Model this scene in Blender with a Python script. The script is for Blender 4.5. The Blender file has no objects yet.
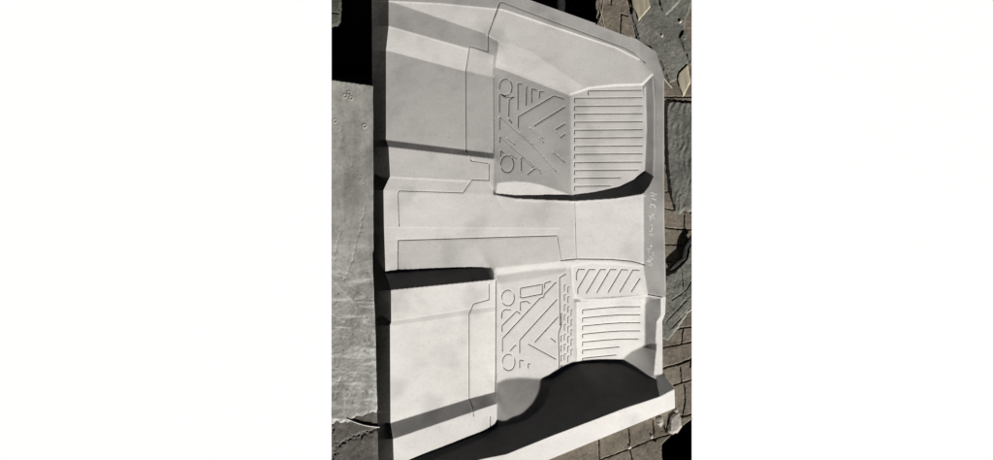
import bpy, math, random
import numpy as np
random.seed(7); RS = np.random.RandomState(7)

# ------------------------------------------------------------------ camera, sky, sun, exposure
SC = bpy.context.scene
COL = SC.collection
CX, CY, S, H = 496.5, 230.0, 0.0033, 2.0        # plan units: 3.3 mm each; the phone is held 2 m above the ground
cam = bpy.data.objects.new('camera', bpy.data.cameras.new('camera')); COL.objects.link(cam)
cam.location = (0, 0, H); cam.rotation_euler = (0, 0, 0)
cam.data.sensor_width = 36.0; cam.data.lens = 36.0 * H / (993 * S)
cam.data.clip_start = 0.05; cam.data.clip_end = 100
SC.camera = cam
ELEV = math.radians(24); AZ = (0.5, -0.866)     # the sun stands low, towards lower right of the mould
wd = bpy.data.worlds.new("World"); SC.world = wd; wd.use_nodes = True
nt = wd.node_tree; bg = nt.nodes['Background']
sky = nt.nodes.new('ShaderNodeTexSky'); sky.sky_type = 'NISHITA'; sky.sun_disc = False
sky.sun_elevation = ELEV; sky.sun_rotation = math.atan2(AZ[0], AZ[1])
sky.air_density = 0.012; sky.dust_density = 0.0; sky.ozone_density = 0.3; sky.altitude = 3000
nt.links.new(sky.outputs[0], bg.inputs[0]); bg.inputs[1].default_value = 0.05
sun = bpy.data.objects.new('sun', bpy.data.lights.new('sun', 'SUN')); COL.objects.link(sun)
sun.data.energy = 5.0; sun.data.angle = math.radians(0.6); sun.data.color = (1.0, 0.985, 0.968)
from mathutils import Vector
_d = Vector((AZ[0] * math.cos(ELEV), AZ[1] * math.cos(ELEV), math.sin(ELEV)))
sun.rotation_euler = _d.to_track_quat('Z', 'Y').to_euler()
vs = SC.view_settings; vs.view_transform = 'Standard'; vs.look = 'None'; vs.gamma = 1; vs.exposure = 0.845
try: vs.use_curve_mapping = False
except Exception: pass

# ------------------------------------------------------------------ helpers
def W(u, v, z):
    u = np.asarray(u, float); v = np.asarray(v, float); z = np.asarray(z, float) + 0 * u
    k = S * (H - z) / H
    return np.stack([(u - CX) * k, -(v - CY) * k, z], -1)

def link(name, me, mat=None, parent=None):
    o = bpy.data.objects.new(name, me); COL.objects.link(o)
    if mat: me.materials.append(mat)
    if parent: o.parent = parent
    return o
def empty(name, loc=(0, 0, 0)):
    o = bpy.data.objects.new(name, None); COL.objects.link(o); o.location = loc; o.empty_display_size = .05
    return o
def tag(o, label=None, cat=None, group=None, kind=None):
    for k, x in (('label', label), ('category', cat), ('group', group), ('kind', kind)):
        if x: o[k] = x
    return o
def quads_mesh(name, verts, quads, smooth=True):
    used, inv = np.unique(quads.ravel(), return_inverse=True)
    vv = verts[used]; q = inv.reshape(-1, 4).astype(np.int32)
    me = bpy.data.meshes.new(name)
    me.vertices.add(len(vv)); me.vertices.foreach_set('co', vv.astype(np.float32).ravel())
    me.loops.add(q.size); me.loops.foreach_set('vertex_index', q.ravel())
    me.polygons.add(len(q)); me.polygons.foreach_set('loop_start', np.arange(0, q.size, 4, dtype=np.int32))
    me.polygons.foreach_set('use_smooth', np.broadcast_to(np.asarray(smooth), (len(q),)).copy())
    me.update(calc_edges=True); me.validate()
    return me
def grid_quads(nr, nc):
    i = np.arange(nr * nc).reshape(nr, nc)
    return np.stack([i[1:, :-1], i[1:, 1:], i[:-1, 1:], i[:-1, :-1]], -1)   # up-facing (v is down)
def inside(poly, U, V):
    r = np.zeros(U.shape, bool); n = len(poly)
    for a in range(n):
        x1, y1 = poly[a]; x2, y2 = poly[(a + 1) % n]
        if y1 == y2: continue
        c = ((y1 > V) != (y2 > V)) & (U < (x2 - x1) * (V - y1) / (y2 - y1) + x1)
        r ^= c
    return r
def seg_dist(x1, y1, x2, y2, U, V):
    dx, dy = x2 - x1, y2 - y1; L2 = dx * dx + dy * dy + 1e-9
    t = np.clip(((U - x1) * dx + (V - y1) * dy) / L2, 0, 1)
    return np.hypot(U - x1 - t * dx, V - y1 - t * dy)
def blur(a, s):
    r = int(3 * s + 1); k = np.exp(-.5 * (np.arange(-r, r + 1) / s) ** 2); k /= k.sum()
    p = np.pad(a, ((r, r), (0, 0)), 'edge'); a = sum(k[i] * p[i:i + a.shape[0]] for i in range(2 * r + 1))
    p = np.pad(a, ((0, 0), (r, r)), 'edge'); return sum(k[i] * p[:, i:i + a.shape[1]] for i in range(2 * r + 1))
def vnoise(U, V, scale, seed):
    r = np.random.RandomState(seed); g = r.rand(256, 256)
    x = U / scale + 1000; y = V / scale + 1000
    xi = np.floor(x).astype(int); yi = np.floor(y).astype(int); fx = x - xi; fy = y - yi
    fx = fx * fx * (3 - 2 * fx); fy = fy * fy * (3 - 2 * fy)
    a = g[yi % 256, xi % 256]; b = g[yi % 256, (xi + 1) % 256]; c = g[(yi + 1) % 256, xi % 256]; d = g[(yi + 1) % 256, (xi + 1) % 256]
    return (a * (1 - fx) + b * fx) * (1 - fy) + (c * (1 - fx) + d * fx) * fy * 1.0 - .5
def sample(F, u, v):                      # bilinear on the plan grid
    x = np.clip((u - U0) / DH, 0, F.shape[1] - 1.001); y = np.clip((v - V0) / DH, 0, F.shape[0] - 1.001)
    xi = x.astype(int); yi = y.astype(int); fx = x - xi; fy = y - yi
    return (F[yi, xi] * (1 - fx) + F[yi, xi + 1] * fx) * (1 - fy) + (F[yi + 1, xi] * (1 - fx) + F[yi + 1, xi + 1] * fx) * fy

# ------------------------------------------------------------------ materials
def mat(name, build):
    m = bpy.data.materials.new(name); m.use_nodes = True
    t = m.node_tree; b = t.nodes['Principled BSDF']; build(t, b); return m
def tnoise(t, scale, detail=6, rough=.6, vec=None, dist=0):
    n = t.nodes.new('ShaderNodeTexNoise'); n.inputs['Scale'].default_value = scale
    n.inputs['Detail'].default_value = detail; n.inputs['Roughness'].default_value = rough; n.inputs['Distortion'].default_value = dist
    if vec: t.links.new(vec, n.inputs['Vector'])
    return n
def coords(t, scale=(1, 1, 1), rot=(0, 0, 0)):
    c = t.nodes.new('ShaderNodeTexCoord'); m = t.nodes.new('ShaderNodeMapping')
    m.inputs['Scale'].default_value = scale; m.inputs['Rotation'].default_value = rot
    t.links.new(c.outputs['Object'], m.inputs['Vector']); return m.outputs[0]
def ramp(t, src, stops):
    r = t.nodes.new('ShaderNodeValToRGB'); e = r.color_ramp.elements
    while len(e) < len(stops): e.new(.5)
    for i, (p, c) in enumerate(stops): e[i].position = p; e[i].color = (*c, 1)
    t.links.new(src, r.inputs[0]); return r.outputs[0]
def mixc(t, a, b, f, mode='MIX'):
    m = t.nodes.new('ShaderNodeMix'); m.data_type = 'RGBA'; m.blend_type = mode
    for sock, x in ((m.inputs[6], a), (m.inputs[7], b)):
        if isinstance(x, tuple): sock.default_value = (*x, 1)
        else: t.links.new(x, sock)
    if isinstance(f, (int, float)): m.inputs[0].default_value = f
    else: t.links.new(f, m.inputs[0])
    return m.outputs[2]
def bump(t, b, src, strength, dist):
    n = t.nodes.new('ShaderNodeBump'); n.inputs['Strength'].default_value = strength; n.inputs['Distance'].default_value = dist
    t.links.new(src, n.inputs['Height']); t.links.new(n.outputs[0], b.inputs['Normal']); return n

def _mould(t, b):
    v = coords(t)
    n1 = tnoise(t, 4.5, 5, .55, v, .3); n2 = tnoise(t, 30, 6, .65, coords(t, (.45, 1.2, 1), (0, 0, .06))); n3 = tnoise(t, 420, 3, .6, v); n4 = tnoise(t, 9, 2, .5, v, 0); n5 = tnoise(t, 150, 5, .7, v)
    c = ramp(t, n1.outputs[0], [(.3, (.580, .554, .520)), (.55, (.604, .581, .547)), (.75, (.616, .597, .564))])
    c = mixc(t, c, ramp(t, n2.outputs[0], [(.33, (.95, .95, .95)), (.6, (1, 1, 1))]), 1.0, 'MULTIPLY')
    c = mixc(t, c, ramp(t, n4.outputs[0], [(.30, (.84, .845, .85)), (.46, (1, 1, 1))]), 1.0, 'MULTIPLY')
    c = mixc(t, c, ramp(t, n5.outputs[0], [(.30, (.78, .77, .75)), (.42, (.97, .97, .97)), (.58, (1, 1, 1)), (.70, (1.07, 1.07, 1.07))]), 1.0, 'MULTIPLY')
    t.links.new(c, b.inputs['Base Color'])
    r = ramp(t, n4.outputs[0], [(.35, (.5, .5, .5)), (.6, (.66, .66, .66))]); t.links.new(r, b.inputs['Roughness'])
    b.inputs['Specular IOR Level'].default_value = .35
    bump(t, b, n3.outputs[0], .28, .0006)
M_MOULD = mat('mould_primer', _mould)
def _concrete(t, b):
    v = coords(t); st = coords(t, (7, 1.2, 1), (0, 0, -.35)); st2 = coords(t, (1.5, 9, 1), (0, 0, .12))
    n1 = tnoise(t, 6, 7, .6, v, .8); n2 = tnoise(t, 90, 6, .7, v); n3 = tnoise(t, 3.2, 6, .6, st, .7); n4 = tnoise(t, 4, 7, .62, st2, .9); n5 = tnoise(t, 2.1, 3, .5, v)
    c = ramp(t, n1.outputs[0], [(.3, (.225, .222, .198)), (.5, (.29, .283, .257)), (.68, (.37, .362, .333))])
    c = mixc(t, c, ramp(t, n2.outputs[0], [(.3, (.70, .70, .69)), (.48, (1, 1, 1)), (.72, (1.12, 1.12, 1.1))]), 1.0, 'MULTIPLY')
    c = mixc(t, c, ramp(t, n3.outputs[0], [(.36, (.82, .82, .80)), (.62, (1.2, 1.2, 1.18))]), .8, 'MULTIPLY')
    # the lower half is scuffed: pale lime smears and veins, dark pits
    sx = t.nodes.new('ShaderNodeSeparateXYZ'); t.links.new(v, sx.inputs[0])
    mr = t.nodes.new('ShaderNodeMapRange'); mr.inputs[1].default_value = .05; mr.inputs[2].default_value = -.22; t.links.new(sx.outputs[1], mr.inputs[0])
    sm = ramp(t, n4.outputs[0], [(.50, (0, 0, 0)), (.64, (.75, .75, .75))])
    vein = ramp(t, n1.outputs[0], [(.47, (0, 0, 0)), (.50, (.9, .9, .9)), (.53, (0, 0, 0))])
    f = mixc(t, sm, vein, .45, 'ADD'); m = t.nodes.new('ShaderNodeMath'); m.operation = 'MULTIPLY'
    t.links.new(f, m.inputs[0]); t.links.new(mr.outputs[0], m.inputs[1])
    c = mixc(t, c, (.62, .61, .575), m.outputs[0])
    pit = ramp(t, n2.outputs[0], [(.34, (1, 1, 1)), (.39, (0, 0, 0))]); m2 = t.nodes.new('ShaderNodeMath'); m2.operation = 'MULTIPLY'
    t.links.new(pit, m2.inputs[0]); t.links.new(mr.outputs[0], m2.inputs[1])
    c = mixc(t, c, (.10, .10, .09), m2.outputs[0])
    t.links.new(c, b.inputs['Base Color']); b.inputs['Roughness'].default_value = .9
    bump(t, b, n2.outputs[0], .15, .002)
M_CONC = mat('cast_concrete', _concrete)
def stone(name, lo, mid, hi, bs=.5, sc=1.0, streak=None):
    def f(t, b):
        v = coords(t, (1, 1, 1))
        n1 = tnoise(t, 9 * sc, 7, .65, v, .4); n2 = tnoise(t, 70 * sc, 7, .75, v)
        c = ramp(t, n1.outputs[0], [(.3, lo), (.5, mid), (.72, hi)])
        c = mixc(t, c, ramp(t, n2.outputs[0], [(.3, (.6, .6, .6)), (.5, (1, 1, 1)), (.75, (1.3, 1.3, 1.28))]), .9, 'MULTIPLY')
        vo = t.nodes.new('ShaderNodeTexVoronoi'); vo.inputs['Scale'].default_value = 85 * sc; t.links.new(v, vo.inputs['Vector'])
        c = mixc(t, c, ramp(t, vo.outputs[0], [(.10, (1.55, 1.5, 1.4)), (.22, (1, 1, 1)), (.62, (1, 1, 1)), (.8, (.7, .7, .7))]), .8, 'MULTIPLY')
        if streak:
            n3 = tnoise(t, 5, 6, .6, coords(t, streak, (0, 0, .15)), .6)
            c = mixc(t, c, ramp(t, n3.outputs[0], [(.38, (.72, .72, .7)), (.6, (1.2, 1.2, 1.18))]), .8, 'MULTIPLY')
        t.links.new(c, b.inputs['Base Color']); b.inputs['Roughness'].default_value = .93
        bump(t, b, n2.outputs[0], bs, .003)
    return mat(name, f)
M_PAVE = stone('paving_brick', (.088, .073, .054), (.135, .113, .084), (.20, .171, .13), .4)
M_PAVE_LOW = stone('dusty_ground', (.085, .077, .065), (.12, .108, .093), (.16, .147, .13), .3)
M_WALL_SHADE = stone('side_wall_shade', (.032, .030, .026), (.038, .036, .031), (.046, .043, .037), .15)  # near-black: the side wall's shade is put into its colour
M_SLAB = stone('grey_mortar', (.078, .078, .064), (.122, .120, .101), (.18, .176, .152), .6)
M_BARK = stone('ridged_grey_slab', (.075, .074, .064), (.11, .108, .094), (.16, .157, .138), .75, 1.4, (14, 1.5, 1))
M_CHIP = stone('plaster_chip', (.24, .215, .19), (.31, .28, .25), (.37, .34, .31), .2)
M_DARK = stone('pit_shade_soil', (.004, .004, .004), (.006, .006, .0055), (.010, .010, .009), .6)  # shade of the pits put into the soil colour
M_GAP_SHADE = stone('gap_shade', (.006, .006, .0055), (.009, .009, .008), (.014, .014, .012), .2)
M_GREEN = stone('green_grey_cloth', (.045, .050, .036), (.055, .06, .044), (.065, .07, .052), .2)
M_SCRATCH = stone('chalk', (.90, .89, .86), (.93, .92, .9), (.95, .94, .92), .02)
M_CABLE = stone('pale_cable', (.5, .49, .46), (.56, .55, .52), (.6, .59, .56), .05)
M_TWIG = stone('dry_stalk', (.28, .25, .20), (.36, .33, .27), (.44, .4, .34), .2)
def _wood(t, b):
    n = tnoise(t, 6, 5, .6, coords(t, (14, 1.2, 1), (0, 0, .5)), .3)
    t.links.new(ramp(t, n.outputs[0], [(.3, (.22, .19, .13)), (.5, (.33, .292, .21)), (.7, (.44, .395, .30))]), b.inputs['Base Color'])
    b.inputs['Roughness'].default_value = .8
M_WOOD = mat('split_wood', _wood)
def _sheet(t, b):
    n = tnoise(t, 3, 3, .5, coords(t))
    t.links.new(ramp(t, n.outputs[0], [(.3, (.975, .985, .995)), (.7, (.98, .988, .995))]), b.inputs['Base Color'])
    b.inputs['Roughness'].default_value = .9; b.inputs['Specular IOR Level'].default_value = .1
M_SHEET = mat('white_sheet', _sheet)

# ------------------------------------------------------------------ the mould's relief
# Every facet of the moulding is given by its outline (plan units) and the grey tone it should show
# in the sun, with that light and shade put into its slope; the heights that join all facets up are then solved.
U0, V0, DH = 362.0, -30.0, 0.5
NX, NY = 641, 1041                         # nodes
uc = U0 + DH * (np.arange(NX - 1) + .5); vc = V0 + DH * (np.arange(NY - 1) + .5)
UC, VC = np.meshgrid(uc, vc)
TONE = np.full(UC.shape, 165.0)
def face(poly, val, soft=None):
    xs = [p[0] for p in poly]; ys = [p[1] for p in poly]
    i0 = max(int((min(xs) - U0) / DH) - 1, 0); i1 = int((max(xs) - U0) / DH) + 2
    j0 = max(int((min(ys) - V0) / DH) - 1, 0); j1 = int((max(ys) - V0) / DH) + 2
    m = inside(poly, UC[j0:j1, i0:i1], VC[j0:j1, i0:i1])
    if callable(val): TONE[j0:j1, i0:i1][m] = val(UC[j0:j1, i0:i1], VC[j0:j1, i0:i1])[m]
    else: TONE[j0:j1, i0:i1][m] = val
def lin(ax, p0, x0, p1, x1):
    return lambda U, V: x0 + (x1 - x0) * np.clip(((U if ax == 'u' else V) - p0) / (p1 - p0), 0, 1)
def soft(box, s):
    i0, i1 = int((box[0] - U0) / DH), int((box[2] - U0) / DH); j0, j1 = int((box[1] - V0) / DH), int((box[3] - V0) / DH)
    TONE[j0:j1, i0:i1] = blur(TONE[j0:j1, i0:i1], s)
def stroke(pts, val, w):                   # rounded edge that catches (or loses) the light
    for (x1, y1), (x2, y2) in zip(pts[:-1], pts[1:]):
        i0 = max(int((min(x1, x2) - w - U0) / DH) - 1, 0); i1 = int((max(x1, x2) + w - U0) / DH) + 2
        j0 = max(int((min(y1, y2) - w - V0) / DH) - 1, 0); j1 = int((max(y1, y2) + w - V0) / DH) + 2
        d = seg_dist(x1, y1, x2, y2, UC[j0:j1, i0:i1], VC[j0:j1, i0:i1])
        k = np.clip(1.3 - d / (w * .5), 0, 1); k = np.clip(k, 0, 1)
        TONE[j0:j1, i0:i1] = TONE[j0:j1, i0:i1] * (1 - k) + val * k
BLK = 3.0  # tone of shadow zones, shaped as steep faces turned from the sun
# top strip, flange
face([(360, -40), (700, -40), (700, 90), (360, 60)], 158)
face([(640, 40), (700, 40), (700, 298), (640, 298)], lin('v', 60, 148, 280, 166))
face([(380, -40), (380, 1), (390, 1), (499.5, 9), (506, 4), (540, -40)], 152)
face([(388, 1), (499.5, 9), (487, 34.5)], 198)                       # bright triangle
face([(380, 1), (388.6, 1), (488, 35), (498, 40), (497, 52), (494, 57), (469.5, 48), (388.6, 26), (380, 26)], 150)
face([(380, 26), (388.6, 26), (469.5, 49), (465.5, 72), (386, 51), (380, 50)], 205)
face([(469.5, 47), (494, 56), (492, 77), (466, 71)], 192)
face([(380, 50), (386, 51), (465.5, 72), (466, 151), (386, 140), (378, 139)], lin('v', 60, 158, 145, 172))
face([(466, 71), (492, 77), (494.3, 153), (466, 151)], lin('v', 75, 160, 150, 170))
face([(378, 139), (386, 140), (494.3, 153.5), (494.3, 159), (388.6, 147), (378, 146)], 78)
face([(378, 146), (388.6, 147), (494.3, 159.5), (493, 188), (489, 181.5), (390, 177), (380, 177)], 186)
face([(380, 176), (390, 176.5), (489, 181.5), (494, 189), (496, 198), (380, 200)], 196)
# footwell on the passenger side
face([(506, 4), (499.5, 3), (487, 35), (498, 42), (506, 10.5), (553, 26), (616, 47), (639, 58.7), (652, 74.4), (637, 55), (625, 48)], 160)
face([(506, 10.4), (553, 26), (615.6, 47), (639, 58.7), (652, 74.4), (642, 84.5), (589.5, 87.4), (570, 94), (506, 69), (495, 66), (499, 42), (487, 34.5), (499, 9)], lin('u', 500, 197, 640, 186))
face([(500, 41), (506, 43), (532, 52), (558, 70), (584, 87), (570, 94), (506, 69), (495.5, 66)], 207)
face([(494, 66), (506, 69), (570, 94), (571.5, 195), (494, 195)], lin('v', 70, 148, 190, 157))
face([(571.5, 94), (589.5, 87.4), (645, 84.5), (645.5, 172), (621, 188), (592, 193.5), (571.5, 195)], lin('v', 90, 193, 190, 200))
face([(652, 74.4), (642, 84.5), (645.5, 105), (645.5, 140), (643.5, 174), (653.5, 177), (656, 140), (656, 90)], 132)
face([(497, 183), (515, 181.5), (530, 182.5), (545, 186), (569, 194.5), (516, 197), (496, 194)], 214)
face([(493, 189), (496, 193.5), (516, 195.5), (571.5, 195), (592, 193), (607, 190.3), (621, 187.3), (633, 181), (645, 173.5), (653.5, 176.5), (649, 186), (643, 194), (615, 198.5), (576.5, 201.2), (516, 199), (494, 195)], BLK)
soft((566, 98, 577, 192), 2.5)
soft((494, 64, 520, 72), 1.0)
# tunnel
face([(380, 190), (399, 191), (399, 273), (380, 275)], 208)
face([(397.8, 191.5), (463, 193), (495, 195), (516, 198.5), (575, 201), (575, 227.5), (397.8, 227)], lin('u', 400, 208, 570, 201))
face([(380, 226.8), (575, 227.5), (575, 237), (398, 240.5), (380, 240)], 211)
face([(398, 240.4), (557, 236), (561, 262), (400, 276)], lin('u', 400, 192, 560, 200))
face([(557, 228), (576, 227), (577, 262), (561, 262)], 206)
face([(574.5, 201), (615, 198.5), (643, 194), (643.3, 264), (610, 259.5), (576.5, 259)], lin('u', 576, 210, 640, 216))
# under-seat panel, driver's side
face([(380, 273.6), (385.5, 273.5), (465.6, 268.3), (490.5, 267.3), (497, 279.3), (391, 290.2), (385, 291)], BLK)
face([(384, 290), (391, 290), (496, 279.5), (496, 306), (391, 320.5), (384, 321)], 222)
face([(384, 320.5), (391, 320), (496, 305.5), (496, 311.5), (391, 325.7), (384, 326)], 208)
face([(384, 325.5), (391, 325.5), (496, 311), (496, 391.7), (469, 398.7), (390.5, 423), (384, 425)], 225)
face([(380, 425), (390.5, 423), (469, 398.7), (496, 391.7), (497.3, 403.4), (393, 439), (380, 443)], 112)
face([(380, 443), (393, 439), (497.3, 403.4), (497.5, 427.4), (394, 466.5), (380, 471)], 222)
face([(380, 471), (394, 466.3), (497.5, 427.2), (480, 438), (431, 460), (380, 484)], 112)
# driver's footwell
face([(494, 268), (569, 261), (574, 300), (577, 362), (550, 380), (497, 383)], 212)
face([(495, 268), (532, 264.5), (561, 261), (574, 262), (574, 268), (532, 270.5), (497, 275.5)], 232)
face([(497, 275.5), (532, 270.5), (566, 268), (566, 272), (530, 279), (497, 284)], 192)
soft((494, 262, 574, 288), 1.6)
face([(571, 263.5), (576.5, 259.5), (610.5, 260), (643.5, 264), (648, 294.5), (574, 299), (572, 290)], 222)
stroke([(572, 266), (573.5, 291), (576, 297), (582, 300), (610, 299.5), (648, 295.5), (661, 297.5)], 240, 3.0)
stroke([(574, 265.5), (590, 263), (612, 263.5), (642, 267)], 236, 2.6)
face([(576, 302), (646, 297.5), (645, 345), (631, 352), (621, 361.5), (577, 363)], 234)
stroke([(577.5, 303), (578, 360)], 240, 2.0)
face([(574, 303), (576.3, 303), (576.3, 362), (574, 362)], 205)
face([(643, 264), (669, 264), (669, 298), (661, 297.5), (648, 294.5)], 164)
face([(644.9, 304), (650, 300), (660.5, 298.3), (660.7, 312), (656.8, 321), (655.5, 344), (645, 345)], 138)
soft((638, 297, 650, 345), 1.6)
face([(660.7, 297), (670, 297), (670, 378), (662.6, 374), (653.8, 375), (653.8, 368), (656.5, 350), (655.3, 343), (656.8, 321.5), (662.2, 317)], 224)
face([(643, 346.5), (650, 343.5), (656.5, 343.5), (656.5, 351), (649, 351), (643, 348)], 92)
face([(621, 361.5), (625, 357), (631, 352), (643, 347), (656, 350.5), (653.8, 376), (647, 376.5)], lin('u', 625, 168, 654, 128))
soft((618, 344, 646, 370), 1.2)
# the sloping hollow and the steep face shaped to hold the shadow under the sill
face([(497, 383), (506, 379), (520, 377.5), (550, 379.5), (556, 390), (552, 410), (535, 425), (508, 434), (497, 436)], lin('v', 380, 118, 425, 140))
soft((498, 372, 549, 388), 2.2)
face([(380, 487), (409, 469.5), (431, 459.8), (483, 437.5), (497.3, 427.3), (512, 424.8), (525, 420.3), (537, 412.5), (545, 403), (549, 392), (551, 381), (562, 373), (576.5, 364), (600, 363.4), (619.5, 364), (634, 370.5), (647, 377.5), (656.5, 379.5), (657.4, 388), (660, 396.8), (623.5, 408.6), (600, 417.5), (553, 435.2), (506, 454.2), (480, 459.5), (440, 474), (400, 492)], BLK)
face([(380, 497), (400, 492), (440, 474), (480, 459.2), (506, 454.2), (553, 435.2), (600, 417.5), (623.5, 408.4), (660, 396.5), (674.4, 389), (690, 389), (690, 500), (380, 520)], lin('u', 500, 226, 670, 236))
face([(656, 376.5), (662.6, 373.4), (680, 373), (685, 389), (674.4, 389), (660, 396.5), (657.4, 388)], 108)
for l, val, w in (([(500, 9.5), (506, 11), (553, 27), (616, 48), (639, 59.7)], 240, 1.8), ([(652, 75), (642.5, 84.5), (615, 85.5), (589.5, 88), (570, 94.8)], 243, 2.6),
                  ([(570, 95), (506, 70), (496, 67)], 214, 1.6), ([(388.6, 27), (440, 41.5), (469, 50)], 222, 1.4), ([(388.6, 1.6), (440, 4), (499, 9.7)], 226, 1.6), ([(487, 35), (498, 41), (500, 44)], 226, 1.8),
                  ([(390, 177.5), (430, 179.5), (471, 181.5)], 226, 1.5), ([(471, 158), (473, 161.5), (489, 165), (489.5, 180)], 214, 1.3), ([(384, 227.5), (560, 228.5)], 222, 1.4),
                  ([(391, 320.8), (469, 309), (496, 306)], 236, 1.4), ([(645, 196), (610, 200.3), (577, 202.6), (516, 200.5)], 226, 1.5), ([(643, 194), (643.3, 263)], 226, 1.5),
                  ([(652.6, 78), (654.5, 100), (654.5, 150), (653.5, 176)], 190, 1.2), ([(645, 88), (646, 130), (644, 172)], 205, 2.2), ([(663.8, 80), (663.8, 220), (665.2, 290)], 190, 1.2),
                  ([(661.5, 299), (661.8, 316), (657.3, 322)], 240, 1.6), ([(465, 72), (388, 51.5)], 150, 1.0), ([(571.5, 97), (572.5, 193)], 190, 2.2)):
    stroke(l, val, w)
TONE = blur(TONE, .6)
TONE += 5 * vnoise(UC, VC, 26, 3) + 3 * vnoise(UC, VC, 9, 4)

KREF = 0.605
def tone_to_slope(I):
    th = np.arcsin(np.clip((np.clip(I, 3, 250) / 255) ** 2.2 * KREF, 0, .75))
    s = np.tan(ELEV - th)
    s = np.where(I < 25, math.tan(ELEV + math.radians(1.6)), s)
    return s
SL = tone_to_slope(TONE)
rL = ((UC - CX) * .5 + (VC - CY) * .866) * S
SL = SL / (1 + rL * SL / H)
LX, LY = .5, .866
LAM, MU = .035, 1e-6
def solve(SLc, z, h, it):                  # z nodes, SLc cells; conjugate gradients
    sx = SLc * LX; sy = SLc * LY
    def padx(a): return np.pad(a, ((1, 1), (0, 0)), 'edge')
    def pady(a): return np.pad(a, ((0, 0), (1, 1)), 'edge')
    px_ = padx(sx); ex = .5 * (px_[1:] + px_[:-1])         # x-edges at node rows
    py_ = pady(sy); ey = .5 * (py_[:, 1:] + py_[:, :-1])
    mu = MU * (1 / DH) ** 0 
    def At(dx, dy, dc):                    # adjoint
        r = np.zeros_like(z)
        r[:, 1:] += LAM * dx; r[:, :-1] -= LAM * dx
        r[1:] += LAM * dy; r[:-1] -= LAM * dy
        a = (1 - LAM) * dc * .5
        r[:-1, :-1] += a * (-LX - LY); r[:-1, 1:] += a * (LX - LY)
        r[1:, :-1] += a * (-LX + LY); r[1:, 1:] += a * (LX + LY)
        return r
    def A(z):
        dx = z[:, 1:] - z[:, :-1]; dy = z[1:] - z[:-1]
        dc = .5 * (LX * (z[:-1, 1:] - z[:-1, :-1] + z[1:, 1:] - z[1:, :-1]) + LY * (z[1:, :-1] - z[:-1, :-1] + z[1:, 1:] - z[:-1, 1:]))
        return At(dx, dy, dc) + mu * (h / DH) ** 2 * z
    b = At(ex * h * S, ey * h * S, SLc * h * S)
    r = b - A(z); p = r.copy(); rs = (r * r).sum()
    for _ in range(it):
        Ap = A(p); al = rs / (p * Ap).sum(); z = z + al * p; r -= al * Ap
        rn = (r * r).sum()
        if rn < 1e-16: break
        p = r + rn / rs * p; rs = rn
    return z
def up(z):
    r = np.zeros((z.shape[0] * 2 - 1, z.shape[1] * 2 - 1))
    r[::2, ::2] = z; r[1::2, ::2] = .5 * (z[1:] + z[:-1]); r[:, 1::2] = .5 * (r[:, 2::2] + r[:, :-2:2]); return r
levels = [SL]
while len(levels) < 5:
    a = levels[-1]; levels.append(.25 * (a[::2, ::2] + a[1::2, ::2] + a[::2, 1::2] + a[1::2, 1::2]))
z = np.zeros((levels[-1].shape[0] + 1, levels[-1].shape[1] + 1))
for li, its in zip(range(4, -1, -1), (1500, 900, 600, 350, 200)):
    z = solve(levels[li], z, DH * 2 ** li, its)
    if li: z = up(z)
Z = z
un = U0 + DH * np.arange(NX); vn = V0 + DH * np.arange(NY); UN, VN = np.meshgrid(un, vn)
Z = Z + .09
# seams, ribs and tread pattern pressed into the surface
SEGS = []
def groove(pts, depth=.0030, w=1.15, closed=False):
    pts = list(pts) + ([pts[0]] if closed else [])
    for (x1, y1), (x2, y2) in zip(pts[:-1], pts[1:]): SEGS.append((x1, y1, x2, y2, depth, .40 * w))
def px(o, s, pts): return [(o[0] + x / s, o[1] + y / s) for x, y in pts]
def arc(cx, cy, rx, ry, a0=0, a1=360, n=40): return [(cx + rx * math.cos(math.radians(a0 + (a1 - a0) * i / n)), cy + ry * math.sin(math.radians(a0 + (a1 - a0) * i / n))) for i in range(n + 1)]
SEAM = dict(depth=.0026, w=1.0)
groove([(399, 226), (397.8, 193.5), (399, 191), (463, 193), (472, 180), (489, 180.5), (489, 164), (471, 161), (469.5, 157)], **SEAM)
groove([(466, 151), (465.6, 72), (469.5, 46.5), (488, 52), (488, 35), (499.5, 3), (503, 2.5), (506, 4), (553, 22), (600, 39), (625, 48.3), (637, 55), (645, 63)], **SEAM)
groove([(557, 235.7), (398, 240.4), (397.8, 272)], depth=.0042, w=1.1)
groove([(557, 235.7), (561, 261)], depth=.0012)
groove([(574.5, 202), (576, 259)], depth=.0010, w=1.0)
groove([(561, 260.5), (576.5, 259), (610.5, 259.4), (632, 261.3), (644.5, 264.8)], depth=.0045, w=1.25)
groove([(648, 294.5), (655, 295.8), (662, 297)], depth=.0045, w=1.2)
groove([(472.5, 279), (473, 281.5)], **SEAM)
groove([(489, 284), (489, 299.6), (473.5, 304), (469, 314), (469, 398), (472.5, 407), (473.5, 416)], **SEAM)
groove([(496, 281), (495.3, 391)], depth=.003, w=1.3)
groove([(490.3, 416), (490.3, 428)], **SEAM)
groove([(493.2, 78), (493.6, 152)], depth=.0012, w=1.2)
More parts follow.
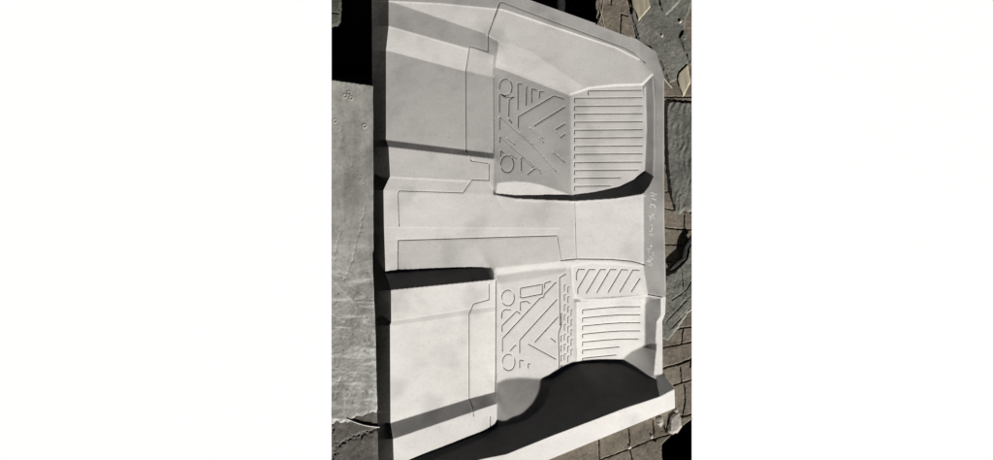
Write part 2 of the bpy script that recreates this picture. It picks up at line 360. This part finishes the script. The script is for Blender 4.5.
# passenger tread
A = (490, 70); s = 7.667
groove(arc(505.7, 87.4, 6.3, 8.3, 60, 400))
for l in ([(72, 190), (72, 320)], [(75, 185), (110, 205), (160, 212), (182, 208)], [(175, 212), (147, 230), (143, 370), (165, 405)],
          [(214, 300), (214, 105), (242, 108)], [(280, 125), (277, 268)], [(318, 245), (320, 145), (352, 152)], [(378, 210), (380, 165), (408, 168)],
          [(215, 440), (218, 358), (490, 200), (562, 220)], [(340, 428), (572, 285)], [(505, 458), (572, 415)]):
    groove(px(A, s, l), depth=.0032)
groove(arc(507.2, 164.2, 6.5, 8.3))
groove(px((490, 130), 6.571, [(205, 265), (205, 185), (220, 178)]), depth=.0028); groove(px((490, 130), 6.571, [(248, 290), (298, 252)]), depth=.0032)
for l in ([(42, 130), (42, 42), (55, 45)], [(45, 230), (45, 190), (55, 195)], [(50, 335), (50, 295), (70, 312)]): groove(px((494, 112), 7.66, l), depth=.0026)
for l in ([(55, 45), (330, 290), (475, 455)], [(108, 56), (135, 85)], [(200, 158), (300, 252)], [(55, 195), (200, 325), (355, 450)], [(100, 200), (160, 250)], [(120, 330), (172, 356)],
          [(215, 350), (300, 425)], [(275, 120), (380, 235)], [(305, 130), (375, 205)], [(450, 310), (540, 385)], [(470, 145), (515, 200)], [(320, 432), (360, 470)], [(490, 330), (530, 372)]):
    groove(px((494, 112), 7.66, l), depth=.0013, w=.95)
for l in ([(555.6, 129.6), (564.7, 124.2)], [(560.8, 137.4), (564.7, 134.4)]): groove(l, depth=.0030)
for k, (v, x0, x1) in enumerate([(91, 588, 641), (98.4, 574.4, 641.5), (106.5, 574.4, 641.7), (114.3, 574.4, 641.7), (122.3, 574.4, 642), (130.4, 574.4, 642), (138.2, 574.4, 642),
        (146.5, 574.4, 642), (154.4, 574.4, 641.6), (162.7, 574.4, 641), (170.6, 574.4, 638), (178.4, 574.4, 620), (186.5, 574.4, 610)]):
    groove([(x0, v + 3.6), (x0, v), (x1, v - .6)], depth=.0031, w=1.1)
# driver tread
A = (490, 260); s = 7.08
groove(arc(507.9, 297.9, 6.4, 7.8)); groove(arc(508.6, 362.3, 6.3, 8.1))
for l in ([(215, 200), (370, 172), (370, 240), (228, 268), (215, 262)],):
    groove(px(A, s, l), closed=True)
for l in ([(385, 195), (385, 165), (428, 150)], [(215, 355), (215, 298), (260, 290), (280, 305)], [(82, 410), (85, 370), (105, 350), (145, 352)]):
    groove(px(A, s, l))
for l in ([(555.7, 282.3), (544.4, 294), (543.7, 297), (540, 298), (502.4, 338.6), (502.4, 351)], [(519.7, 313.4), (516.8, 311), (502, 325.6), (502, 331)],
          [(556.7, 299.5), (519.7, 340), (519.7, 352.4)], [(557.8, 317), (535, 341.8)], [(559.9, 325), (559.5, 277.7), (565.6, 273.8)],
          [(561.3, 313), (561.3, 325), (558.5, 333.4), (559.2, 367)], [(501.5, 313), (501.5, 318)]): groove(l, depth=.0034)
A = (490, 315)
for l in ([(143, 252), (180, 212)], [(270, 205), (465, 312)], [(428, 162), (462, 188)], [(210, 370), (210, 318), (235, 322)], [(270, 372), (270, 342), (282, 345)]):
    groove(px(A, s, l), depth=.0034)
for c, (x, v0, v1) in enumerate([(560.9, 336, 366), (564.2, 281, 364), (567.7, 287, 360), (571.0, 306, 357)]):
    v = v0 + (c % 2) * 4
    while v < v1:
        groove([(x + 1.2, v - .6), (x, v), (x, v + 5.2)], depth=.0026, w=.95); v += 9.9
A = (570, 255)
for l in ([(45, 175), (45, 130), (60, 100), (100, 102)], [(175, 102), (135, 102), (55, 238), (55, 270)], [(250, 102), (215, 102), (115, 268)], [(325, 102), (285, 102), (190, 264)],
          [(405, 105), (365, 102), (270, 262)], [(487, 107), (445, 105), (352, 260)], [(495, 165), (435, 258)]): groove(px(A, s, l), depth=.0034)
for k in range(7):
    v = 309.9 + 8.05 * k; x1 = (640, 640, 639.8, 639.6, 638, 619, 616)[k]
    groove([(582.5, v + 3.4), (582.5, v), (605, v - 2.2), (620, v - 3.2), (x1, v - 3.3)] if x1 > 625 else [(582.5, v + 3.4), (582.5, v), (x1, v - 3.4)], depth=.0033, w=1.1)
ZS = Z + .00016 * vnoise(UN, VN, 7, 11) + .00003 * vnoise(UN, VN, 2.3, 12)
def relief(u, v): return sample(ZS, u, v)
# outline of the mould: left and right edge for every row
def edge(tab, v): return np.interp(v, [p[0] for p in tab], [p[1] for p in tab])
LEFT = [(-26, 389), (1, 388.6), (26, 388.6), (51, 386), (140, 386), (147, 388.6), (176.5, 390), (190, 383.5), (226, 384), (273.5, 385.5), (290, 391), (322, 391.2), (325, 390), (423, 390.5), (439, 393), (486, 394.5)]
RIGHT = [(-26, 460), (0, 529.5), (26, 602.6), (39, 636.5), (52, 656), (76, 664), (220, 664.4), (290, 666), (314, 665.2), (321, 662.4), (373.5, 662.6), (389, 674.4), (408, 675), (460, 547.8), (486, 484)]
rows = np.arange(-25, 485.01, .36); nc = 800
ru = edge(RIGHT, rows); lu = edge(LEFT, rows)
UU = lu[:, None] + (ru - lu)[:, None] * np.linspace(0, 1, nc)[None]; VV = np.repeat(rows[:, None], nc, 1)
# sharp-walled slots: vertices beside a slot are pulled onto its lips, those inside drop to its floor
FD = np.full(UU.shape, 9.0); GX = np.zeros(UU.shape); GY = np.zeros(UU.shape); DP = np.zeros(UU.shape); DC = np.full(UU.shape, 9.0)
for (x1, y1, x2, y2, dp, hw) in SEGS:
    j0 = max(int((min(y1, y2) - 1.6 + 25) / .36), 0); j1 = int((max(y1, y2) + 1.6 + 25) / .36) + 2
    lo, hi = min(x1, x2) - 1.6, max(x1, x2) + 1.6
    c = np.where((UU[j0:j1].max(0) > lo) & (UU[j0:j1].min(0) < hi))[0]; i0, i1 = c[0], c[-1] + 1
    A_, B_ = UU[j0:j1, i0:i1], VV[j0:j1, i0:i1]
    dx, dy = x2 - x1, y2 - y1; t = np.clip(((A_ - x1) * dx + (B_ - y1) * dy) / (dx * dx + dy * dy + 1e-9), 0, 1)
    ex, ey = A_ - x1 - t * dx, B_ - y1 - t * dy; d = np.hypot(ex, ey) + 1e-6; f = d - hw
    m = f < FD[j0:j1, i0:i1]
    FD[j0:j1, i0:i1][m] = f[m]; GX[j0:j1, i0:i1][m] = (ex / d)[m]; GY[j0:j1, i0:i1][m] = (ey / d)[m]; DP[j0:j1, i0:i1][m] = dp; DC[j0:j1, i0:i1][m] = d[m]
inb = np.zeros(UU.shape, bool); inb[2:-2, 3:-3] = True
mv = (FD < .47) & (FD > -.385) & (DC > .05) & inb
sh = np.where(mv, np.where(FD > 0, .04, -.04) - FD, 0); UU = UU + sh * GX; VV = VV + sh * GY
ZZ = relief(UU, VV) - np.where((FD < 0) & inb, DP, 0) - np.where(inb, np.minimum(DP, .003) * .095 * np.clip(1 - FD / 1.2, 0, 1), 0)
flatq = np.minimum(np.minimum(FD[1:, :-1], FD[1:, 1:]), np.minimum(FD[:-1, :-1], FD[:-1, 1:])) < .95
P3 = W(UU, VV, ZZ).reshape(-1, 3); Q = grid_quads(len(rows), nc)
uq = .25 * (UU[1:, :-1] + UU[1:, 1:] + UU[:-1, :-1] + UU[:-1, 1:]); vq = .25 * (VV[1:, :-1] + VV[1:, 1:] + VV[:-1, :-1] + VV[:-1, 1:])
lab = np.zeros(uq.shape, int)
REG = [('under_seat_panel', [(360, -40), (500, -40), (506, 4), (499.5, 3), (488, 35), (496, 50), (494, 187), (489, 181), (471, 181), (463, 193), (399, 191), (360, 191)]),
       ('under_seat_panel', [(360, 273.5), (385.5, 273.5), (465.6, 268), (490.5, 267.5), (496, 279.5), (495.5, 391), (497.5, 427), (431, 460), (360, 500)]),
       ('tunnel_panel', [(360, 191), (399, 191), (463, 193), (471, 181), (489, 181), (494, 190), (495, 196), (516, 199), (576.5, 201), (643, 194), (643.3, 264), (610, 259.5), (576, 259.2), (561, 261), (532, 264), (495, 267), (490.5, 267.5), (465.6, 268), (385.5, 273.5), (360, 273.5)]),
       ('footwell', [(499.5, 3), (506, 4), (553, 22), (600, 39), (625, 48.3), (637, 55), (652, 74.4), (656, 95), (656, 140), (653.5, 177), (643, 194), (576.5, 201), (516, 199), (494, 196), (494, 56), (488, 35)]),
       ('footwell', [(496, 267), (532, 264), (561, 261), (571, 259.5), (575, 299), (648, 294.5), (661, 297), (660.7, 312), (656, 322), (655, 343), (656, 352), (653.8, 376), (640, 373), (619.5, 363), (576.5, 363), (550, 380), (549, 392), (537, 412), (497, 428), (495.5, 391)]),
       ('ribbed_pad', [(571.5, 94), (589.5, 87.4), (643.5, 84.5), (645, 172), (621, 188), (592, 193.5), (571.5, 195)]),
       ('ribbed_pad', [(576.5, 301.5), (645, 297), (645, 345), (631, 352), (621, 361.5), (576.5, 362.5)]),
       ('footrest', [(571.5, 260), (610.5, 259.4), (644, 264.5), (648, 294.7), (575, 299)]),
       ('sill', [(360, 500), (431, 460), (483, 438), (497, 428), (537, 412), (549, 392), (550, 380), (576.5, 363), (619.5, 363), (647, 376.5), (656, 376.5), (662.6, 373.4), (690, 370), (700, 520), (360, 520)])]
for k, (nm, poly) in enumerate(REG): lab[inside(poly, uq, vq)] = k + 1
mould = empty('floor_liner_mould', (0, 0, .05))
tag(mould, 'pale grey car floor mould with two patterned footwells, lying on broken paving', 'mould')
def to_local(v): return v - np.array([0, 0, .05])
for k in range(len(REG) + 1):
    q = Q[lab == k]; fq = flatq[lab == k]
    if len(q) == 0: continue
    link('flange' if k == 0 else REG[k - 1][0], quads_mesh('flange' if k == 0 else REG[k - 1][0], to_local(P3), q, ~fq), M_MOULD, mould)

# where the ground lies
SHEET = lambda v: .010 + (v - 140) * .00019
def zslab(u, v): return SHEET(v) + .001 + np.interp(v, [80, 120, 140, 158, 190, 235, 262, 300, 400, 440, 490], [0, .008, .0135, .0185, .0195, .0145, .0165, .015, .015, .018, .018]) * np.clip((u - 331) / 42, 0, 1) ** 1.3
def zpave(u, v): return .073 + (v - 70) * .000135 + 0 * u
# left flank of the mould, down to the slab; short skirts on the other sides
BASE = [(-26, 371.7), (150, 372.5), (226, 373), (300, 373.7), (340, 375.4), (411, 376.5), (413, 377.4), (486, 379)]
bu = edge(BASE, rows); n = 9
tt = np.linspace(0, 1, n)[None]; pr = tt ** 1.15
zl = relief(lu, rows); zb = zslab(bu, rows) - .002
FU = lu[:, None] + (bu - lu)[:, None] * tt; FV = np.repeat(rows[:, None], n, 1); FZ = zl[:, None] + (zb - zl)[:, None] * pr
link('side_wall', quads_mesh('side_wall', to_local(W(FU, FV, FZ).reshape(-1, 3)), grid_quads(len(rows), n)[:, :, ::-1].reshape(-1, 4)), M_WALL_SHADE, mould)
zr = relief(ru, rows)
SK = np.stack([W(ru, rows, zr), W(ru, rows, zr) - np.array([[0.0, 0, .001]]) * 1, W(ru, rows, zr) * np.array([.995, .995, 0]) + np.stack([0 * zr, 0 * zr, zr - np.where(rows < 25, .10, np.where(rows > 385, .05, .018))], -1)], 1)
link('edge_skirt', quads_mesh('edge_skirt', to_local(SK.reshape(-1, 3)), grid_quads(len(rows), 3).reshape(-1, 4), False), M_MOULD, mould)

# pencil / chalk marks on the flange
def ribbon(name, polylines, w, zf, m, parent=None, lift=.00015):
    V = []; F = []
    for pl in polylines:
        for (x1, y1), (x2, y2) in zip(pl[:-1], pl[1:]):
            L = math.hypot(x2 - x1, y2 - y1) + 1e-6; nx, ny = -(y2 - y1) / L * w / 2, (x2 - x1) / L * w / 2
            k = max(1, int(L / .4)); b = len(V)
            for i in range(k + 1):
                x = x1 + (x2 - x1) * i / k; y = y1 + (y2 - y1) * i / k
                for sg in (1, -1):
                    X, Y = np.array(x + sg * nx), np.array(y + sg * ny); V.append(W(X, Y, zf(X, Y) + lift))
            for i in range(k): F.append((b + 2 * i, b + 2 * i + 1, b + 2 * i + 3, b + 2 * i + 2))
    me = bpy.data.meshes.new(name); me.from_pydata([tuple(map(float, v - np.array([0, 0, .05 if parent else 0]))) for v in V], [], F); me.update()
    return link(name, me, m, parent)
A = (636, 185); B = (636, 225)
HW = [px(A, 10.22, l) for l in ([(145, 85), (165, 75), (185, 95), (215, 95)], [(150, 105), (190, 115)], [(165, 140), (200, 150), (202, 162)], [(152, 188), (145, 232)], [(150, 195), (185, 205), (200, 235)],
      [(125, 310), (190, 345)], [(175, 290), (130, 350)], [(150, 318), (150, 368)], [(188, 290), (165, 328)], [(155, 400), (165, 430)], [(125, 455), (160, 440)])]
HW += [px(B, 9.79, l) for l in ([(150, 0), (157, 22)], [(120, 42), (160, 30), (150, 60), (125, 60)], [(118, 92), (152, 95)], [(135, 78), (157, 107)], [(165, 85), (170, 97)],
      [(145, 193), (162, 212)], [(135, 200), (155, 227)], [(100, 225), (150, 240)], [(120, 240), (114, 277)], [(126, 252), (131, 277)], [(155, 263), (176, 277)], [(160, 285), (176, 307)],
      [(135, 308), (165, 330), (140, 350)], [(103, 350), (142, 367)], [(124, 328), (136, 362)], [(125, 383), (135, 400), (156, 388), (146, 372)])]
for hw in (HW[:5], HW[5:16], HW[16:]): ribbon('handwriting', hw, 1.0, lambda x, y: relief(x, y), M_SCRATCH, mould)

# ------------------------------------------------------------------ ground
def patch(name, u0, u1, v0, v1, st, zf, m, keep=None, kind='structure', smooth=True):
    us = np.arange(u0, u1 + .001, st); us[-1] = u1; vs_ = np.arange(v0, v1 + .001, st)
    UUu, VVv = np.meshgrid(us, vs_); z_ = zf(UUu, VVv); q = grid_quads(len(vs_), len(us))
    if keep is not None:
        c = keep(.25 * (UUu[1:, :-1] + UUu[1:, 1:] + UUu[:-1, :-1] + UUu[:-1, 1:]), .25 * (VVv[1:, :-1] + VVv[1:, 1:] + VVv[:-1, :-1] + VVv[:-1, 1:])); q = q[c]
    else: q = q.reshape(-1, 4)
    o = link(name, quads_mesh(name, W(UUu, VVv, z_).reshape(-1, 3), q, smooth), m)
    if kind: tag(o, kind=kind)
    return o
UL, UR = 331.5, 691.8
# sunken soil below everything, the pits' shade put into its colour
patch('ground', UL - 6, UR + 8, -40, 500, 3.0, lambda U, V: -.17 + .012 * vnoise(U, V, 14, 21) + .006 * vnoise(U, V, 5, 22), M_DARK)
# white sheet round the pile
def sheet():
    xs = [-2500, UL, UR, 3500]; ys = [-1200, -28, 488, 1700]
    V = []; F = []
    for y in ys:
        for x in xs: z0 = SHEET(min(max(y, -60), 520)); V.append(tuple(map(float, W(np.array(float(x)), np.array(float(y)), np.array(z0)))))
    for j in range(3):
        for i in range(3):
            if i == 1 and j == 1: continue
            a = j * 4 + i; F.append((a + 4, a + 5, a + 1, a))
    me = bpy.data.meshes.new('backdrop'); me.from_pydata(V, [], F); me.update()
    tag(link('backdrop', me, M_SHEET), kind='structure')
sheet()

def cracks(U, V, lines, jit=.8, seed=5):
    d = np.full(U.shape, 99.0); Uj = U + jit * 2 * vnoise(U, V, 2.6, seed) + jit * vnoise(U, V, 1.1, seed + 1); Vj = V + jit * 2 * vnoise(U, V, 2.6, seed + 2) + jit * vnoise(U, V, 1.1, seed + 3)
    for w, pl in lines:
        for (x1, y1), (x2, y2) in zip(pl[:-1], pl[1:]): d = np.minimum(d, seg_dist(x1, y1, x2, y2, Uj, Vj) / w)
    return d
# left: cast slab with a pitted lower half
def z_conc(U, V):
    rough = np.clip((V - 255) / 60, .15, 1)
    z = zslab(U, V) + .0010 * vnoise(U, V, 9, 31) + rough * (.0006 * vnoise(U, V, 3.2, 32) + .0004 * vnoise(U, V, 1.4, 33))
    d = cracks(U, V, [(.8, [(331, 108), (352, 165), (372, 196)]), (1, [(340, 230), (334, 262), (346, 284), (372, 300)]), (.8, [(366, 205), (352, 262), (347, 275)]), (1, [(331, 356), (341, 372), (336, 398)])], 1.2, 41)
    z = z - .0010 * np.clip(1 - d, 0, 1)
    for x, y in ((345, 96), (351, 98), (364.5, 126), (335, 121), (349, 93)):
        r = np.hypot(U - x, V - y); z = z + .0015 * np.exp(-((r - 1.6) / .7) ** 2) - .0012 * np.exp(-(r / 1.1) ** 2)
    z = z - .0006 - .035 * np.clip(1 - (V - (78.6 + (U - 331) * .14 + .8 * vnoise(U, V, 3, 44))) / 1.2, 0, 1) - .003 * np.clip((V - (421 - (U - 331) * .22 + 5 * vnoise(U, V, 7, 45) + 2.5 * vnoise(U, V, 2.5, 46))) / 4.0, 0, 1)
    return z
patch('concrete_slab', UL, 388, 76, 424, .7, z_conc, M_CONC)
def z_low(U, V):
    d = cracks(U, V, [(2.2, [(336, 446), (350, 438), (362, 434), (380, 428)]), (2.5, [(331, 418), (333, 432), (335, 446), (332, 462)])], 2.2, 51)
    return zslab(U, V) - .0024 + .001 * vnoise(U, V, 5, 52) + .0005 * vnoise(U, V, 1.6, 53) - .003 * np.clip(1.2 - d, 0, 1) * (.6 + vnoise(U, V, 1.2, 54))
patch('dusty_ground', UL - 4, 390, 408, 490, .7, z_low, M_PAVE_LOW)

# right: brick paving with opened joints
JO = [(1.1, [(640, 98), (664, 97), (700, 97.5)]), (.7, [(664, 101), (692, 101)]), (.8, [(665, 192), (668, 192)]), (.9, [(663, 208), (673, 210), (694, 213)]), (.8, [(684, 214), (684, 227)]),
      (1.0, [(660, 227), (676, 229), (694, 229.6)]), (1.1, [(660, 244), (677, 245), (686, 246)]), (1.0, [(660, 261), (674, 261.6)]), (1.1, [(670, 329.5), (694, 326.5)]), (.9, [(660, 348), (679, 344.5), (694, 341)]),
      (1.7, [(660, 368.7), (676, 364.5), (694, 358)]), (1.1, [(674, 385), (694, 378.5)]), (.8, [(683, 328), (681, 344)]), (1.3, [(691, 358), (690, 366)]), (.8, [(680, 366), (681, 383)]), (1.3, [(676, 414), (682, 416.5), (694, 413)]),
      (1.0, [(598.6, 436), (599.2, 460), (600, 490)]), (1.1, [(628, 428), (629.5, 440), (629.5, 449), (634, 470)]), (1.0, [(560, 470), (600, 459.5), (629, 449), (650, 440), (662, 436), (672, 434)]),
      (1.2, [(652.5, 420), (653.5, 432), (650, 440)]), (1.5, [(663, 425), (666, 431), (670, 418), (676, 412)]), (1.2, [(684, 384), (685, 400), (682, 416)]), (1.8, [(650, 438), (655, 440)]),
      (1.6, [(626, -30), (628, 0), (633, 20), (637, 40)]), (1.0, [(621, 14), (620, 33)]), (.9, [(621, 14), (628, 16)]), (.9, [(612, -20), (611, 5)]), (1.2, [(595, -20), (600, 12), (596, 24)]), (.8, [(667, 130), (669, 160), (668, 192)]),
      (.9, [(664, 163), (694, 162)]), (.9, [(676, 262), (678, 300)])]
PID = RS.rand(4000)
BLACKC = [(661.5, 444), (672, 434), (686, 423), (693, 418), (720, 400), (720, 500), (664, 500)]
def z_pave(U, V):
    d = cracks(U, V, JO, .4, 61) / (.78 + .5 * vnoise(U, V, 5, 68))
    t = (vnoise(U, V, 30, 62) * .006) + .0008 * vnoise(U, V, 7, 63) + .0006 * vnoise(U, V, 2.1, 64) + .0003 * vnoise(U, V, 1.1, 65)
    z = zpave(U, V) + t - .002 - .007 * np.clip((.85 - d) * 1.4, 0, 1)
    z = np.where(inside(BLACKC, U + 1.2 * vnoise(U, V, 3, 66), V), -.10, z)
    return z
def keep_pave(U, V):
    r = edge([(a, b) for a, b in RIGHT], V)
    hole = inside(BLACKC, U - 1.6 + 1.2 * vnoise(U, V, 3, 66), V - 1.6)
    return ~hole & ((U > np.where(V < 60, r - 3, np.where(V > 385, r - 9, r - 4))) & (U > 596.5 + 3 * vnoise(U, V, 4, 67)) | ((V > 420) & (U > edge(RIGHT, V) - 9)))
patch('paving', 470, UR, -28, 488, .6, z_pave, M_PAVE, keep_pave)
# outer sides of the paving patch down to the sheet
vv_ = np.arange(-28, 488, 2.0); zz_ = z_pave(np.full(vv_.shape, UR), vv_)
SD = np.stack([W(np.full(vv_.shape, UR), vv_, zz_), W(np.full(vv_.shape, UR), vv_, zz_) * np.array([.998, 1, 0]) + np.array([0, 0, -.05])], 1)
tag(link('paving_side', quads_mesh('paving_side', SD.reshape(-1, 3), grid_quads(len(vv_), 2).reshape(-1, 4)), M_PAVE), kind='structure')

# ------------------------------------------------------------------ broken slabs, chips and litter
def lump(name, poly, base, thick, rough, m, label, cat, group=None, tilt=(0, 0), st=.5, edgew=1.8, jag=.6, seed=1, extra=None):
    xs = [p[0] for p in poly]; ys = [p[1] for p in poly]; cx, cy = sum(xs) / len(xs), sum(ys) / len(ys)
    us = np.arange(min(xs) - 2, min(max(xs) + 2, UR - .05), st); vs_ = np.arange(min(ys) - 2, max(ys) + 2, st)
    U, V = np.meshgrid(us, vs_)
    Uj = U + jag * 2 * vnoise(U, V, 3, seed) ; Vj = V + jag * 2 * vnoise(U, V, 2.5, seed + 1)
    d = np.full(U.shape, 99.0)
    for a in range(len(poly)): d = np.minimum(d, seg_dist(*poly[a], *poly[(a + 1) % len(poly)], Uj, Vj))
    d = np.where(inside(poly, Uj, Vj), d, -d)
    k = np.clip(d / edgew + .3, 0, 1)
    z_ = base(U, V) - .002 + k * (thick + .002 + tilt[0] * (U - cx) + tilt[1] * (V - cy)) + k * rough * .42 * (1.6 * vnoise(U, V, 8, seed + 2) + .5 * vnoise(U, V, 2.2, seed + 3) + .3 * vnoise(U, V, 1.1, seed + 4))
    if extra is not None: z_ = z_ + k * extra(U, V)
    q = grid_quads(len(vs_), len(us)); dc = np.maximum(np.maximum(d[1:, :-1], d[1:, 1:]), np.maximum(d[:-1, :-1], d[:-1, 1:])); q = q[dc > -edgew * .4]
    P = W(U, V, z_).reshape(-1, 3); c = W(np.array(cx), np.array(cy), base(np.array(cx), np.array(cy)))
    o = link(name, quads_mesh(name, P - c, q), m); o.location = c
    tag(o, label, cat, group); return o
G = 'broken slabs on the paving'
lump('mortar_slab', [(637, -24), (690, -24), (691, 6), (685, 24), (687, 45), (691, 60), (686, 66), (680, 71), (676, 80), (670, 84), (666, 76), (660, 60), (650, 48), (640, 42), (636, 30), (631, 14)], zpave, .0035, .003, M_SLAB,
     'wide greenish grey mortar slab behind the top right corner of the mould', 'mortar slab', G, seed=101)
lump('mortar_slab', [(656, -24), (690, -24), (680, 1), (672, 10), (665.5, 15.5), (660, 7)], lambda U, V: zpave(U, V) + .005, .004, .002, M_SLAB,
     'pointed grey fragment lying on the wide mortar slab at the top edge', 'mortar slab', G, seed=111)
lump('mortar_slab', [(684, 30), (692, 50), (695, 66), (690, 64), (684, 50), (679, 38)], lambda U, V: zpave(U, V) + .004, .0035, .002, M_SLAB,
     'narrow grey fragment beside the pale leaf-shaped wood chip', 'mortar slab', G, seed=121)
lump('ridged_slab', [(666, 101), (696, 102), (696, 209), (688, 212), (684, 209), (680, 214), (675, 211), (671, 196), (668, 170), (666.5, 140)], zpave, .005, .003, M_BARK,
     'long ridged dark grey slab beside the upper right rim of the mould', 'stone slab', G, seed=131,
     extra=lambda U, V: .0016 * np.sin((U + 7 * vnoise(U, V, 11, 5)) * 1.15 + V * .1) * (.25 + vnoise(U, V, 9, 6)) )
lump('mortar_slab', [(696, 238), (689, 247), (687, 258), (675, 271), (666, 275), (662, 290), (661, 338), (668, 340), (676, 331), (688, 313), (696, 306)], zpave, .006, .004, M_SLAB,
     'cracked grey slab with diagonal score lines beside the writing on the mould', 'mortar slab', G, seed=141,
     extra=lambda U, V: -.0022 * np.clip(1 - cracks(U, V, [(.8, [(666, 322), (690, 296)]), (.8, [(672, 328), (692, 306)]), (.9, [(680, 262), (683, 290), (692, 310)]), (.9, [(692, 280), (684, 292), (672, 300)]), (.7, [(666, 300), (680, 318)])], .4, 71), 0, 1))
lump('wood_chip', [(630, -6), (645.5, -8), (650.5, 7), (638, 21.5), (637, 14.5), (633, 7)], lambda U, V: zpave(U, V) + .003, .005, .0006, M_WOOD,
     'large split wood chip with visible grain on the top edge of the mortar slab', 'wood chip', 'wood chips', seed=151, jag=.35, edgew=.5, tilt=(.00025, 0))
lump('wood_chip', [(679, 73), (687.5, 64), (688.5, 74), (690.5, 81), (686, 91), (683, 96.5), (679.6, 87), (677.5, 79)], lambda U, V: zpave(U, V) + .003, .0025, .0006, M_WOOD,
     'pale leaf-shaped wood chip at the right edge above the ridged slab', 'wood chip', 'wood chips', seed=161, jag=.3, edgew=.5)
lump('plaster_flake', [(670, 432), (669.5, 426), (671, 418), (674, 415), (678, 413), (680.5, 420), (680.5, 426), (677, 432.5), (673, 433)], zpave, .003, .001, M_CHIP,
     'larger pinkish white plaster flake below the lower right tip of the mould', 'plaster flake', 'plaster flakes', seed=171, jag=.7)
lump('plaster_flake', [(658, 419), (662, 418), (663, 423), (660.5, 426), (658, 424)], zpave, .003, .0008, M_CHIP,
     'small plaster flake left of the larger one, by the lower right tip of the mould', 'plaster flake', 'plaster flakes', seed=181, jag=.6)
for k, (x, y, r, lb) in enumerate([(676, 410.5, 1.3, 'tiny white crumb touching the lower right tip of the mould'), (651.5, 436.5, 1.1, 'tiny white crumb in a paving joint below the sill'),
                               (684.5, 38.5, 1.5, 'white crumb at the right end of the wide mortar slab'), (680, 21.5, 1.0, 'tiny pale crumb high on the wide mortar slab'),
                               (662, 35.5, .9, 'tiny pale crumb in the middle of the wide mortar slab'), (629.5, 447, 1.1, 'tiny pale crumb where two paving joints meet near the bottom edge')]):
    poly = [(x + r * (1 + .4 * math.sin(k * 3 + a * 2.1)) * math.cos(a), y + 1.5 * r * math.sin(a)) for a in [i * math.pi / 3 for i in range(6)]]
    lump('plaster_crumb', poly, lambda U, V: zpave(U, V) + (.006 if U.flat[0] > 655 and V.flat[0] < 90 else 0), .004, .0006, M_CHIP, lb, 'plaster crumb', 'plaster crumbs', st=.35, seed=190 + k, jag=.2)
def rod(name, pts, r, m, zf, label, cat, group=None):
    cu = bpy.data.curves.new(name, 'CURVE'); cu.dimensions = '3D'; cu.bevel_depth = r; cu.bevel_resolution = 3; cu.use_fill_caps = True
    sp = cu.splines.new('POLY'); sp.points.add(len(pts) - 1)
    for i, (x, y) in enumerate(pts): sp.points[i].co = (*map(float, W(np.array(float(x)), np.array(float(y)), zf(np.array(float(x)), np.array(float(y))) + r)), 1)
    tmp = bpy.data.objects.new('tmp', cu); COL.objects.link(tmp); dg = bpy.context.evaluated_depsgraph_get(); dg.update()
    me = bpy.data.meshes.new_from_object(tmp.evaluated_get(dg)); me.name = name; bpy.data.objects.remove(tmp); me.materials.clear()
    for p in me.polygons: p.use_smooth = True
    c = sum((v.co for v in me.vertices), Vector()) / len(me.vertices)
    for v in me.vertices: v.co -= c
    o = link(name, me, m); o.location = c; tag(o, label, cat, group); return o
rod('dry_stalk', [(596, -10), (599, 6), (601, 13), (603, 20), (604.5, 28)], .0012, M_TWIG, zpave, 'pale dry stalk crossing the paving at the top edge beside the black gap', 'stalk', 'dry stalks')
rod('dry_stalk', [(603.5, -10), (603, 4), (601.5, 14), (599.5, 22)], .0010, M_TWIG, zpave, 'thinner dry stalk crossed by the longer one at the top edge', 'stalk', 'dry stalks')
rod('dry_stalk', [(663.5, 78), (668, 83.5), (672.5, 88.5)], .0022, M_TWIG, lambda U, V: zpave(U, V) + .003, 'short thick stalk pointing at the rim of the mould above the ridged slab', 'stalk', 'dry stalks')
cab = [(347.5 + 34 * t, 418.8 + 7.5 * t - 0 + 2.6 * math.sin(t * math.pi * .9) * (1 - t * .2)) for t in [i / 24 for i in range(25)]]
rod('cable', cab, .0022, M_CABLE, lambda U, V: zslab(U, V) - .003, 'thin pale cable on the dusty ground at lower left, running under the mould', 'cable')
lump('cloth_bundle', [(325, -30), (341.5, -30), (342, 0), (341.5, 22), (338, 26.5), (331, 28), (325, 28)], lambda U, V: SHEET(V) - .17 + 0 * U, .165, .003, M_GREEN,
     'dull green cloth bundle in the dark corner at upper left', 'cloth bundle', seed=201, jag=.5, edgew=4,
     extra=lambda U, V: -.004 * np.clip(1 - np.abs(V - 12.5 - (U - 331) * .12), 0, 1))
# raised black strip standing in for the dark gap, its shade put into colour
lump('gap_shade_strip', [(669.5, 268.5), (673.5, 264), (681.5, 257.5), (683.5, 247), (688, 240), (693, 234), (697, 236), (693, 240), (687.5, 248.5), (686, 258.5), (676, 267), (671.5, 270)], lambda U, V: zpave(U, V) + .002, .008, .0008, M_GAP_SHADE,
     'black strip for the shaded gap curving along the upper edge of the cracked grey slab', 'gap strip', seed=211, jag=.35, edgew=.8)
print('objects', len(bpy.data.objects))
